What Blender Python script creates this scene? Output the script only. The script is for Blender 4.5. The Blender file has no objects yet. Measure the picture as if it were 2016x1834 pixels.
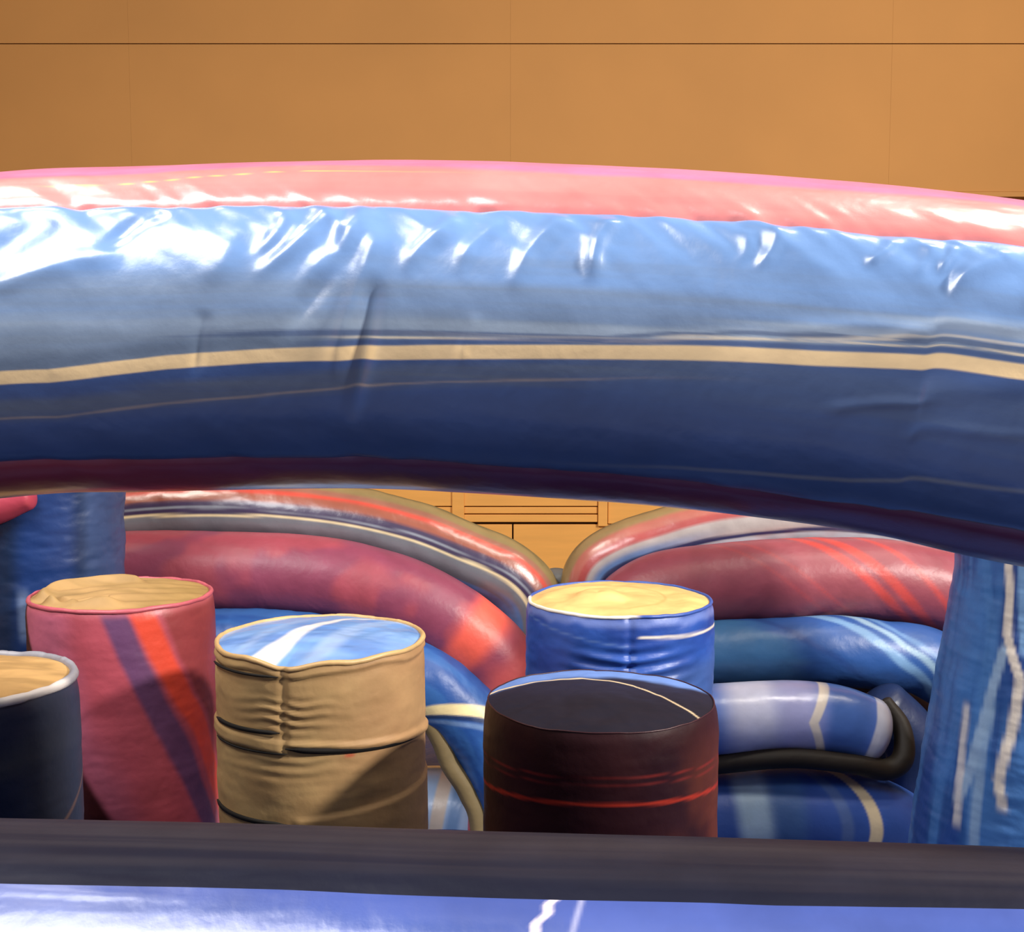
import bpy, math
import numpy as np
from mathutils import Vector

# ------------------------------------------------------------------ camera, world, lights, exposure
SC = bpy.context.scene
COL = SC.collection
FPX = 2400.0            # focal length in pixels of the 2016x1834 frame
W, H = 2016.0, 1834.0
CAM_Z = 1.95
HORIZON = 700.0
PITCH = math.atan((H / 2 - HORIZON) / FPX)

cd = bpy.data.cameras.new('camera'); cam = bpy.data.objects.new('camera', cd); COL.objects.link(cam)
cam.location = (0, 0, CAM_Z); cam.rotation_euler = (math.pi / 2 - PITCH, 0, 0)
cd.sensor_fit = 'HORIZONTAL'; cd.sensor_width = 36.0; cd.lens = 36.0 * FPX / W
cd.clip_start = 0.05; cd.clip_end = 100
SC.camera = cam

world = bpy.data.worlds.new('hall_air'); SC.world = world; world.use_nodes = True
world.node_tree.nodes['Background'].inputs[0].default_value = (0.72, 0.80, 1.0, 1)
world.node_tree.nodes['Background'].inputs[1].default_value = 0.50

SC.view_settings.view_transform = 'Standard'; SC.view_settings.look = 'None'
SC.view_settings.gamma = 1.0; SC.view_settings.use_curve_mapping = False
SC.view_settings.exposure = 0.0

def aim(o, target):
    o.rotation_euler = (Vector(target) - o.location).to_track_quat('-Z', 'Y').to_euler()

def area(name, loc, target, sx, sy, power, color):
    l = bpy.data.lights.new(name, 'AREA'); l.shape = 'RECTANGLE'; l.size = sx; l.size_y = sy
    l.energy = power; l.color = color
    o = bpy.data.objects.new(name, l); COL.objects.link(o); o.location = loc; aim(o, target)
    return o

# high bay lamps of the hall
area('hall_lamp', (-2.2, 0.25, 5.0), (-1.9, 0.6, 0.0), 2.0, 2.2, 235, (1.0, 0.98, 0.97))
area('hall_lamp', (4.2, 0.62, 4.25), (-0.3, 2.8, 1.1), 0.4, 0.4, 450, (1.0, 0.94, 0.86))
area('hall_lamp', (-2.5, 2.9, 5.4), (-1.2, 4.4, 1.0), 1.0, 0.5, 72, (1.0, 0.93, 0.82))
area('hall_lamp', (1.9, 2.9, 5.4), (1.2, 4.4, 1.0), 1.0, 0.5, 56, (1.0, 0.93, 0.82))
area('hall_lamp', (3.6, 4.2, 6.0), (3.0, 8.2, 2.4), 1.6, 0.5, 66, (1.0, 0.88, 0.68))

# ------------------------------------------------------------------ helpers
def P(px, py, Y):
    """frame pixel (2016x1834) at world depth Y -> world point"""
    cx = (px - W / 2) / FPX; cy = -(py - H / 2) / FPX
    dy = math.cos(PITCH) + cy * math.sin(PITCH)
    dz = -math.sin(PITCH) + cy * math.cos(PITCH)
    k = Y / dy
    return np.array([cx * k, Y, CAM_Z + dz * k])

def proj(p):
    p = np.asarray(p, float)
    y = p[..., 1]; z = p[..., 2] - CAM_Z
    d = y * math.cos(PITCH) - z * math.sin(PITCH)
    u = y * math.sin(PITCH) + z * math.cos(PITCH)
    return W / 2 + FPX * p[..., 0] / d, H / 2 - FPX * u / d, d

def L(r, g, b):
    c = np.array([r, g, b], float) / 255.0
    return np.where(c <= 0.04045, c / 12.92, ((c + 0.055) / 1.055) ** 2.4)

def sm(x):
    x = np.clip(x, 0, 1); return x * x * (3 - 2 * x)

def band(d, w, soft):
    """1 inside |d|<w with soft edge"""
    return sm((w + soft - np.abs(d)) / (2 * soft))

def step(d, soft):
    return sm(d / (2 * soft) + 0.5)

def mix(a, b, m):
    return a * (1 - m[..., None]) + b * m[..., None]

def noise(x, y, seed=0):
    xi = np.floor(x).astype(np.int64); yi = np.floor(y).astype(np.int64)
    fx = sm(x - xi); fy = sm(y - yi)
    def h(a, b):
        v = np.sin(a * 127.1 + b * 311.7 + seed * 74.7) * 43758.5453
        return v - np.floor(v)
    return (h(xi, yi) * (1 - fx) + h(xi + 1, yi) * fx) * (1 - fy) + (h(xi, yi + 1) * (1 - fx) + h(xi + 1, yi + 1) * fx) * fy * 1.0

def fbm(x, y, seed=0, n=3):
    v = 0; a = 0.5; t = 0
    for i in range(n):
        v = v + a * noise(x * 2 ** i, y * 2 ** i, seed + i); t += a; a *= 0.5
    return v / t - 0.5

def spline(pts, n):
    """Catmull-Rom through the points (any columns), resampled evenly by arc length of the first 3 columns"""
    p = np.array(pts, float)
    p = np.vstack([2 * p[0] - p[1], p, 2 * p[-1] - p[-2]])
    out = []
    for i in range(1, len(p) - 2):
        t = np.linspace(0, 1, 40, endpoint=False)[:, None]
        a, b, c, d = p[i - 1], p[i], p[i + 1], p[i + 2]
        out.append(0.5 * (2 * b + (c - a) * t + (2 * a - 5 * b + 4 * c - d) * t ** 2 + (3 * b - a - 3 * c + d) * t ** 3))
    out = np.vstack(out + [p[-2][None]])
    s = np.r_[0, np.cumsum(np.linalg.norm(np.diff(out[:, :3], axis=0), axis=1))]
    q = np.linspace(0, s[-1], n)
    return np.stack([np.interp(q, s, out[:, k]) for k in range(out.shape[1])], 1), q

def empty(name, loc, label, cat, group=None):
    o = bpy.data.objects.new(name, None); COL.objects.link(o); o.location = loc
    o.empty_display_size = 0.1
    o['label'] = label; o['category'] = cat; o['kind'] = 'thing'
    if group: o['group'] = group
    return o

def grid(name, V, C, mat, parent=None, closed=False, flip=False, label=None):
    """one mesh from a (nu,nv,3) grid of world points, colour per vertex = printed colour of the vinyl"""
    nu, nv = V.shape[:2]
    off = np.array(parent.location) if parent is not None else np.zeros(3)
    if parent is not None and parent.parent is not None: off = off + np.array(parent.parent.location)
    idx = np.arange(nu * nv).reshape(nu, nv)
    if closed: idx = np.concatenate([idx, idx[:, :1]], 1)
    a, b, c, d = idx[:-1, :-1], idx[1:, :-1], idx[1:, 1:], idx[:-1, 1:]
    F = np.stack([a, b, c, d] if flip else [a, d, c, b], -1).reshape(-1, 4)
    me = bpy.data.meshes.new(name)
    me.vertices.add(nu * nv); me.vertices.foreach_set('co', (V - off).reshape(-1).astype(np.float32))
    me.loops.add(F.size); me.loops.foreach_set('vertex_index', F.reshape(-1).astype(np.int32))
    me.polygons.add(len(F)); me.polygons.foreach_set('loop_start', (np.arange(len(F)) * 4).astype(np.int32))
    me.update(calc_edges=True)
    me.polygons.foreach_set('use_smooth', np.ones(len(F), bool))
    C = np.broadcast_to(C, (nu, nv, 3))
    at = me.color_attributes.new('print', 'FLOAT_COLOR', 'POINT')
    at.data.foreach_set('color', np.concatenate([C, np.ones((nu, nv, 1))], -1).reshape(-1).astype(np.float32))
    me.materials.append(mat)
    o = bpy.data.objects.new(name, me); COL.objects.link(o)
    if parent is not None: o.parent = parent
    if label: o['label'] = label
    return o

def frame(C):
    T = np.gradient(C, axis=0); T /= np.linalg.norm(T, axis=1)[:, None]
    F = np.array([0, -1.0, 0]) - T * (T @ np.array([0, -1.0, 0]))[:, None]
    F /= np.linalg.norm(F, axis=1)[:, None]
    U = np.cross(F, T)
    return T, F, U

def tube_grid(pts, n, th0, th1, nt, disp=None):
    """pts rows: x y z r ; returns V, s grid, theta grid (deg) ; theta 0 towards camera, 90 up"""
    q, s = spline(pts, n)
    T, F, U = frame(q[:, :3])
    th = np.linspace(th0, th1, nt)
    S, TH = np.meshgrid(s, th, indexing='ij')
    R = q[:, 3][:, None] + (disp(S, TH) if disp else 0)
    t = np.radians(TH)[..., None]
    V = q[:, None, :3] + R[..., None] * (np.cos(t) * F[:, None] + np.sin(t) * U[:, None])
    return V, S, TH, q

def capped(V, axis_pts):
    return V

# ------------------------------------------------------------------ materials
def vinyl(name, rough=0.32, bump=0.25, coat=0.0, spec=0.5, grain=0.12, scale=60):
    m = bpy.data.materials.new(name); m.use_nodes = True
    nt = m.node_tree; b = nt.nodes['Principled BSDF']
    at = nt.nodes.new('ShaderNodeAttribute'); at.attribute_name = 'print'
    tc = nt.nodes.new('ShaderNodeTexCoord')
    n1 = nt.nodes.new('ShaderNodeTexNoise'); n1.inputs['Scale'].default_value = 9; n1.inputs['Detail'].default_value = 5
    mp = nt.nodes.new('ShaderNodeMapRange'); mp.inputs['To Min'].default_value = 1 - grain; mp.inputs['To Max'].default_value = 1 + grain
    mp.inputs['From Min'].default_value = 0.3; mp.inputs['From Max'].default_value = 0.7
    vm = nt.nodes.new('ShaderNodeVectorMath'); vm.operation = 'SCALE'
    nt.links.new(tc.outputs['Object'], n1.inputs['Vector']); nt.links.new(n1.outputs['Fac'], mp.inputs['Value'])
    nt.links.new(at.outputs['Color'], vm.inputs[0]); nt.links.new(mp.outputs['Result'], vm.inputs['Scale'])
    nt.links.new(vm.outputs['Vector'], b.inputs['Base Color'])
    n2 = nt.nodes.new('ShaderNodeTexNoise'); n2.inputs['Scale'].default_value = scale; n2.inputs['Detail'].default_value = 4
    n3 = nt.nodes.new('ShaderNodeTexNoise'); n3.inputs['Scale'].default_value = 7; n3.inputs['Detail'].default_value = 3
    n3.inputs['Distortion'].default_value = 0.3
    ad = nt.nodes.new('ShaderNodeMath'); ad.operation = 'MULTIPLY_ADD'; ad.inputs[1].default_value = 0.12
    nt.links.new(tc.outputs['Object'], n2.inputs['Vector']); nt.links.new(tc.outputs['Object'], n3.inputs['Vector'])
    nt.links.new(n2.outputs['Fac'], ad.inputs[0]); nt.links.new(n3.outputs['Fac'], ad.inputs[2])
    bp = nt.nodes.new('ShaderNodeBump'); bp.inputs['Strength'].default_value = bump; bp.inputs['Distance'].default_value = 0.02
    nt.links.new(ad.outputs[0], bp.inputs['Height']); nt.links.new(bp.outputs['Normal'], b.inputs['Normal'])
    b.inputs['Roughness'].default_value = rough
    b.inputs['Specular IOR Level'].default_value = spec
    b.inputs['Coat Weight'].default_value = coat; b.inputs['Coat Roughness'].default_value = 0.2
    return m

GLOSS = vinyl('glossy_printed_vinyl', 0.30, 0.22, 0.32, 0.75)
DULL = vinyl('dull_dark_vinyl', 0.5, 0.25, 0.0, 0.22)
SATIN = vinyl('satin_printed_vinyl', 0.42, 0.30, 0.0, 0.5)
MATT = vinyl('matt_printed_vinyl', 0.60, 0.30, 0.0, 0.35)

def plain(name, c, rough=0.7, scale=3.0, amt=0.10, stretch=(1, 1, 1), bump=0.05):
    m = bpy.data.materials.new(name); m.use_nodes = True
    nt = m.node_tree; b = nt.nodes['Principled BSDF']
    tc = nt.nodes.new('ShaderNodeTexCoord'); mg = nt.nodes.new('ShaderNodeMapping'); mg.inputs['Scale'].default_value = stretch
    n = nt.nodes.new('ShaderNodeTexNoise'); n.inputs['Scale'].default_value = scale; n.inputs['Detail'].default_value = 6
    cr = nt.nodes.new('ShaderNodeValToRGB')
    c = np.array(c)
    cr.color_ramp.elements[0].position = 0.3; cr.color_ramp.elements[1].position = 0.7
    cr.color_ramp.elements[0].color = (*(c * (1 - amt)), 1); cr.color_ramp.elements[1].color = (*np.minimum(c * (1 + amt), 1), 1)
    nt.links.new(tc.outputs['Object'], mg.inputs[0]); nt.links.new(mg.outputs[0], n.inputs['Vector'])
    nt.links.new(n.outputs['Fac'], cr.inputs[0]); nt.links.new(cr.outputs[0], b.inputs['Base Color'])
    bp = nt.nodes.new('ShaderNodeBump'); bp.inputs['Strength'].default_value = bump; bp.inputs['Distance'].default_value = 0.01
    nt.links.new(n.outputs['Fac'], bp.inputs['Height']); nt.links.new(bp.outputs['Normal'], b.inputs['Normal'])
    b.inputs['Roughness'].default_value = rough
    return m

M_WALL = plain('orange_tan_painted_panel', L(192, 136, 72), 0.75, 1.2, 0.05)
M_APRON = plain('golden_varnished_board', L(236, 170, 84), 0.6, 2.5, 0.06, (1, 1, 9))
M_DARK = plain('dark_joint', L(40, 26, 14), 0.9)
M_BLACK = plain('black_stage_cloth', L(10, 8, 7), 0.95)
M_FLOOR = plain('grey_gym_floor', L(104, 104, 116), 0.45, 6, 0.12, (1, 8, 1))
M_CEIL = plain('dull_ceiling', L(120, 100, 76), 0.9)
M_STRIP = plain('black_seam_shade', L(22, 18, 14), 0.8, 40, 0.2)

def box(name, x0, x1, y0, y1, z0, z1, mat, parent=None, bev=0.0, kind=None):
    off = np.array(parent.location) if parent is not None else np.zeros(3)
    v = [(x, y, z) for x in (x0, x1) for y in (y0, y1) for z in (z0, z1)]
    f = [(0, 1, 3, 2), (4, 6, 7, 5), (0, 4, 5, 1), (2, 3, 7, 6), (0, 2, 6, 4), (1, 5, 7, 3)]
    me = bpy.data.meshes.new(name)
    me.from_pydata([tuple(np.array(p) - off) for p in v], [], f); me.materials.append(mat)
    o = bpy.data.objects.new(name, me); COL.objects.link(o)
    if parent is not None: o.parent = parent
    if kind: o['kind'] = kind
    if bev:
        md = o.modifiers.new('bevel', 'BEVEL'); md.width = bev; md.segments = 2
    return o

# ------------------------------------------------------------------ the hall
YW = 8.0
box('floor', -7, 7, -4, 10, -0.1, 0, M_FLOOR, kind='structure')
box('ceiling', -7, 7, -4, 10, 7.2, 7.3, M_CEIL, kind='structure')
box('wall_left', -7.1, -7, -4, 10, 0, 7.2, M_WALL, kind='structure')
box('wall_right', 7, 7.1, -4, 10, 0, 7.2, M_WALL, kind='structure')
wb = box('wall_back', -7, 7, YW + 0.03, YW + 0.13, P(1008, 372, YW)[2], 7.2, M_DARK, kind='structure')
zs0 = P(1008, 377, YW)[2]; zs1 = P(1008, 86, YW)[2]
zr = [zs0, zs1, zs1 + 1.22, 7.19]
for r in range(3):
    for k in range(6):
        xa = -7 + k * 2.44 - 0.33 + (0.0 if r % 2 == 0 else 0.0); xb = xa + 2.44
        xa = max(xa, -6.99); xb = min(xb, 6.99)
        box('panel', xa + 0.0002, xb - 0.0002, YW, YW + 0.03, zr[r] + (0.0 if r == 0 else 0.003), zr[r + 1] - 0.003, M_WALL, wb, 0.0005)
box('edge_trim', -6.99, 6.99, YW - 0.012, YW + 0.13, zs0 - 0.035, zs0 - 0.002, M_WALL, wb, 0.004)
# dark stage behind the opening
box('wall_stage', -7, 7, 9.8, 9.9, 0, 7.2, M_BLACK, kind='structure')
zst = 1.22
box('trim_1', -7, 7, YW - 0.02, 9.8, zst, zst + 0.05, M_APRON, kind='structure')
ap = box('wall_stage_front', -7, 7, YW + 0.04, YW + 0.1, 0, zst, M_DARK, kind='structure')
zl = P(1100, 1029, YW)[2]
for k in range(8):
    xa = -6.99 + k * 1.75
    box('panel', xa, xa + 1.74, YW + 0.01, YW + 0.04, 0.02, zl - 0.012, M_APRON, ap, 0.003)
xs = P(1187, 1000, YW)[0]
box('rail', -2.2, xs - 0.035, YW - 0.006, YW + 0.04, zl + 0.006, zl + 0.055, M_APRON, ap, 0.004)
box('rail', -2.2, xs - 0.035, YW + 0.002, YW + 0.04, zl + 0.062, zl + 0.105, M_APRON, ap, 0.004)
box('rail', -2.2, xs - 0.035, YW - 0.004, YW + 0.04, zl + 0.112, zst, M_APRON, ap, 0.004)
box('stile', xs - 0.033, xs + 0.03, YW - 0.02, YW + 0.04, zl - 0.02, zst, M_APRON, ap, 0.004)
box('stile', P(905, 1000, YW)[0] - 0.05, P(905, 1000, YW)[0] + 0.03, YW - 0.02, YW + 0.04, zl - 0.02, zst, M_APRON, ap, 0.004)
box('panel', xs + 0.034, 6.9, YW - 0.0, YW + 0.04, zl - 0.006, zst, M_APRON, ap, 0.004)

# inflatable bed everything stands on
def quilted_bed():
    t = empty('floor_mat', (0, 3.2, 0), 'quilted blue inflatable floor that carries the pillars and arches', 'inflatable floor'); t['kind'] = 'structure'
    x = np.linspace(-2.6, 2.6, 200); y = np.linspace(1.2, 6.0, 160)
    X, Yg = np.meshgrid(x, y, indexing='ij')
    Z = 0.13 + 0.05 * np.abs(np.sin(X * math.pi / 0.5)) ** 0.6
    e = np.minimum(np.minimum(X + 2.6, 2.6 - X), np.minimum(Yg - 1.2, 6.0 - Yg))
    Z = Z * sm(e / 0.06)
    V = np.stack([X, Yg, Z], -1)
    C = np.broadcast_to(L(40, 70, 130), V.shape)
    grid('quilted_bed', V, C, SATIN, t, flip=True)
quilted_bed()

# ------------------------------------------------------------------ big front arch
PINK = L(236, 138, 134); MAUVE = L(216, 126, 166); SKY = L(112, 148, 200); STEEL = L(112, 128, 150)
NAVY = L(54, 82, 136); CREAM = L(250, 215, 160); MAROON = L(134, 50, 72)

bx = [0, 300, 700, 1000, 1300, 1600, 1800, 2016]
btop = [352, 335, 325, 328, 340, 361, 380, 407]
bbot = [980, 968, 962, 975, 995, 1030, 1062, 1112]
YB = [1.90, 1.90, 1.885, 1.86, 1.83, 1.78, 1.745, 1.70]
RB = 0.250
rows = []
for x, a, b, y in zip(bx, btop, bbot, YB):
    c = P(x, (a + b) / 2, y)
    rows.append([c[0], c[1], c[2], (b - a) / 2 / FPX * y * 0.992])
left = [(-2.35, 1.95, 0.16, .25), (-2.35, 1.95, 0.8, .25), (-2.22, 1.95, 1.35, .25), (-1.9, 1.94, 1.72, .25), (-1.35, 1.92, 1.91, .25)]
right = [(1.10, 1.61, 1.84, .25), (1.52, 1.52, 1.70, .25), (1.86, 1.45, 1.42, .25), (2.0, 1.42, 1.0, .25), (2.05, 1.42, 0.16, .25)]
BEAM = left + rows + right
NB = 1500
bq, bs = spline(BEAM, NB)
bpx, bpyy, bd = proj(bq[:, :3]); brp = bq[:, 3] * FPX / bd
vis = (bq[:, 2] > 1.5) & (bq[:, 0] > -1.3) & (bq[:, 0] < 1.3)
vi = np.where(vis)[0]
BFR = frame(bq[:, :3])

def s_of(px): return np.interp(px, bpx[vi], bs[vi])
def px_of(s): return np.interp(s, bs[vi], bpx[vi])
_tt = np.arange(-100, 110, .5)
def th_of(px, py):
    """angle round the tube of the point that stands at a given height in the photograph"""
    out = []
    T, F, U = BFR
    for x, y in zip(np.atleast_1d(px), np.atleast_1d(py)):
        k = int(np.interp(x, bpx[vi], vi)); a = np.radians(_tt)[:, None]
        p = bq[k, :3] + bq[k, 3] * (np.cos(a) * F[k] + np.sin(a) * U[k])
        v = p - np.array([0, 0, CAM_Z]); nn = np.cos(a) * F[k] + np.sin(a) * U[k]
        yy = proj(p)[1] + 1e4 * ((v * nn).sum(1) > 0)
        out.append(_tt[int(np.argmin(np.abs(yy - y)))])
    return np.array(out) if np.ndim(px) else float(out[0])
def curve_th(xs, ys):
    xs = np.array(xs, float); ys = np.array(ys, float)
    ss = s_of(xs); tt = th_of(xs, ys)
    return lambda S: np.interp(S, ss, tt)

seam_top = curve_th([0, 300, 650, 1000, 1300, 1600, 1800, 2016], [412, 399, 396, 409, 422, 444, 464, 491])
seam_bot = curve_th([0, 350, 700, 1000, 1250, 1600, 1800, 2016], [920, 909, 905, 922, 938, 983, 1010, 1045])
cream_c = curve_th([0, 200, 420, 600, 850, 1100, 1300, 1600, 1800, 2016], [756, 740, 712, 700, 693, 694, 695, 703, 714, 740])
navy_c = curve_th([0, 200, 400, 560, 700, 850, 1100, 1300, 2016], [835, 823, 797, 782, 768, 757, 750, 745, 800])
lineA = curve_th([0, 300, 600, 1008, 1300, 1700, 2016], [640, 628, 632, 645, 655, 648, 660])
lineB = curve_th([0, 800, 1200, 1500, 1800, 2016], [690, 664, 676, 668, 684, 708])
lowln = curve_th([0, 1200, 1700, 2016], [900, 915, 945, 968])
purple = curve_th([0, 300, 650, 1000, 1400, 1700, 2016], [372, 352, 330, 335, 356, 385, 425])

# wrinkles: (x at seam, y, x end, y end, half width px, height m)
WR = [(185, 425, 40, 640, 30, -.007), (410, 412, 305, 480, 22, -.006), (640, 412, 590, 500, 16, .004),
      (712, 412, 600, 545, 19, .0065), (775, 412, 680, 575, 23, .0085), (735, 470, 650, 660, 20, -.006), (800, 460, 725, 740, 20, .006),
      (800, 560, 758, 820, 19, -.0075), (930, 425, 862, 530, 19, .006), (1003, 428, 950, 530, 15, .0035),
      (1112, 428, 1040, 560, 18, .0055), (1205, 432, 1172, 548, 20, .0075), (1522, 450, 1492, 530, 14, .004), (1470, 455, 1455, 520, 12, .002),
      (1712, 470, 1675, 525, 13, .004), (1775, 480, 1770, 540, 14, .003), (1828, 484, 1805, 540, 14, .003),
      (1912, 495, 1850, 575, 18, .006), (1990, 505, 1975, 620, 22, .006), (560, 440, 500, 560, 26, .004),
      (110, 470, -30, 640, 40, .004), (330, 500, 90, 570, 22, .005), (60, 660, -20, 740, 22, .004),
      (1640, 800, 1860, 786, 10, .0022), (1830, 790, 1990, 740, 22, .003), (1800, 860, 2016, 850, 12, .0015),
      (1560, 640, 1800, 650, 14, .0025), (1740, 660, 1990, 640, 15, .003), (500, 620, 470, 740, 14, -.003), (980, 620, 960, 720, 10, .002)]
WRs = []
for x0, y0, x1, y1, w, h in WR:
    WRs.append((s_of(x0) if 0 <= x0 <= 2016 else s_of(0) + x0 / FPX * 1.9, th_of(x0, y0), s_of(x1) if x1 >= 0 else s_of(0) + x1 / FPX * 1.9, th_of(x1, y1), 1.15 * w / FPX * 1.85, h * 1.15))

def beam_disp(S, TH):
    d = np.zeros_like(S)
    K = RB * math.pi / 180.0
    for s0, t0, s1, t1, w, h in WRs:
        ax, ay = s0, t0 * K; vx, vy = s1 - s0, (t1 - t0) * K
        LL = vx * vx + vy * vy
        x = S - ax; y = TH * K - ay
        u = (x * vx + y * vy) / LL
        dist = (x * vy - y * vx) / math.sqrt(LL) + 0.25 * w * np.sin(u * 5 + s0 * 9)
        env = sm((u + 0.12) / 0.25) * sm((1.15 - u) / 0.5)
        wl = w * (1.0 - 0.35 * np.clip(u, 0, 1))
        d += h * np.exp(-(dist / wl) ** 2) * env
    ts = seam_top(S); tb = seam_bot(S)
    # gathered puckers both sides of the top seam, pinched line at each seam
    pk = fbm(S * 26 + (TH - ts) * 0.12, TH * 0.03, 3, 2) * 0.010
    d += pk * np.exp(-np.abs(TH - ts) / 9.0)
    pk2 = fbm(S * 9 + (TH - ts) * 0.05, TH * 0.02, 8, 3) * 0.012
    d += pk2 * np.exp(-((TH - ts + 6) / 22.0) ** 2)
    pk3 = fbm(S * 16 + (TH - tb) * 0.05, TH * 0.02, 5, 2) * 0.005
    d += pk3 * np.exp(-np.abs(TH - tb) / 12.0)
    d -= 0.007 * np.exp(-np.abs(TH - ts) / 2.2) + 0.005 * np.exp(-np.abs(TH - tb) / 2.0)
    d += 0.003 * fbm(S * 3.0 + TH * .03, TH * 0.05, 11, 3)
    d += 0.004 * fbm(S * 4.0, TH * 0.12, 21, 3) * step(TH - 50, 10) 
    return d

def beam_front_print(S, TH):
    px = px_of(S)
    nz = fbm(S * 1.6, TH * 0.35, 30, 3); nf = fbm(S * 2.5, TH * 1.1, 31, 3)
    tc = cream_c(S); tn = navy_c(S)
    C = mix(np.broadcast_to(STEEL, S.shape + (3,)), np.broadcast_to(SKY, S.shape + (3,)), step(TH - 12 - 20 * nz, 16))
    rt = step(px - 1150, 450)
    C = mix(C, np.broadcast_to(L(176, 192, 210), C.shape), band(TH - (lineA(S) - 1), 2.6 + 5 * nz, 3) * (0.25 + 0.5 * rt))
    C = mix(C, np.broadcast_to(L(56, 76, 118), C.shape), band(TH - (lineB(S) + 1.6), 0.7 + 1.6 * nf, .5) * (0.75 - 0.1 * rt) * step(px - 560 + 400 * nf, 120))
    C = mix(C, np.broadcast_to(L(245, 225, 190), C.shape), band(TH - (lineB(S)), 0.25 + 1.2 * nf, .3) * 0.8 * step(px - 760, 100))
    C = mix(C, np.broadcast_to(L(240, 225, 200), C.shape), band(TH - (lineA(S) - 2.6 + 3 * nz), 0.5 + 1.5 * nf, .5) * 0.6 * rt)
    C = mix(C, np.broadcast_to(L(80, 96, 120), C.shape), band(TH - (tc + 4.5), 2.2, 2) * 0.6 * step(700 - px, 250))
    C = mix(C, np.broadcast_to(L(50, 78, 132), C.shape), band(TH - (tc + 3.2), .9, .6) * .8 * step(px - 700, 100))
    # below the cream line
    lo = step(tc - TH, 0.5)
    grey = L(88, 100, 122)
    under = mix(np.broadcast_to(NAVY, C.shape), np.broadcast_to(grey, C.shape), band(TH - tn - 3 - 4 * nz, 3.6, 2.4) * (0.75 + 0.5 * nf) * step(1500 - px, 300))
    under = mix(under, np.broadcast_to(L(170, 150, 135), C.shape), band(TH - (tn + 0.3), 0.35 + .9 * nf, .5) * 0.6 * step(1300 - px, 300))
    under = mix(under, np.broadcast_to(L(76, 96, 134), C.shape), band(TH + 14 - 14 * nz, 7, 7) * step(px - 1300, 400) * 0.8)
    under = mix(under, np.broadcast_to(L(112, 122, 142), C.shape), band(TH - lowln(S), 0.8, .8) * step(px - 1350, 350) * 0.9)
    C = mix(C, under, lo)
    C = mix(C, np.broadcast_to(CREAM, C.shape), band(TH - tc, 2.15 + 0.25 * nf, .35))
    C = mix(C, np.broadcast_to(L(110, 116, 130), C.shape), step(px - 1500, 200) * band(TH - seam_bot(S) - .8, .6, .5) * .8)
    return C

def beam_top_print(S, TH):
    nz = fbm(S * 1.3, TH * 0.08, 41, 3); nf = fbm(S * 3, TH * .4, 42, 2)
    C = mix(np.broadcast_to(PINK, S.shape + (3,)), np.broadcast_to(MAUVE, S.shape + (3,)), step(TH - purple(S) - 2 - 10 * nz, 2.5) * 0.95)
    C = mix(C, np.broadcast_to(L(222, 110, 112), C.shape), band(TH - seam_top(S) - 6, 3 + 6 * nf, 4) * 0.35)
    px = px_of(S)
    C = mix(C, np.broadcast_to(L(250, 205, 120), C.shape), band(TH - purple(S) + 4.0 - 4 * nz, .22, .25) * step(900 - px, 100) * .9)
    return C

def beam_bottom_print(S, TH):
    nz = fbm(S * 1.2, TH * 0.08, 51, 3)
    px = px_of(S)
    C = mix(np.broadcast_to(MAROON, S.shape + (3,)), np.broadcast_to(L(86, 44, 84), S.shape + (3,)), step(px - 450 + 500 * nz, 350))
    return C

def make_arch():
    t = empty('inflatable_arch', (0, 1.85, 0.16), 'large overhead inflatable arch with pink top, sky blue front, cream stripe and maroon underside', 'inflatable arch')
    def panel(name, lo, hi, nt, prt, lab):
        V, S, TH, q = tube_grid(BEAM, NB, 0, 1, nt)          # layout only
        f = np.linspace(0, 1, nt)[None, :]
        A = lo(bs)[:, None]; B = hi(bs)[:, None]
        TH = A + (B - A) * f; S = np.broadcast_to(bs[:, None], TH.shape)
        T, F, U = frame(bq[:, :3])
        R = bq[:, 3][:, None] + beam_disp(S, TH)
        a = np.radians(TH)[..., None]
        V = bq[:, None, :3] + R[..., None] * (np.cos(a) * F[:, None] + np.sin(a) * U[:, None])
        return grid(name, V, prt(S, TH), GLOSS, t, label=lab)
    panel('top_panel', seam_top, lambda s: np.full_like(s, 150.0), 110, beam_top_print, 'pink and mauve vinyl top panel')
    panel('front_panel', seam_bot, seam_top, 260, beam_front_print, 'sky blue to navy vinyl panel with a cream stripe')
    panel('bottom_panel', lambda s: np.full_like(s, -150.0), seam_bot, 70, beam_bottom_print, 'dark maroon underside panel')
    panel('back_panel', lambda s: np.full_like(s, 150.0), lambda s: np.full_like(s, 210.0), 30, lambda S, TH: np.broadcast_to(L(70, 100, 160), S.shape + (3,)), 'blue back panel')
make_arch()

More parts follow.
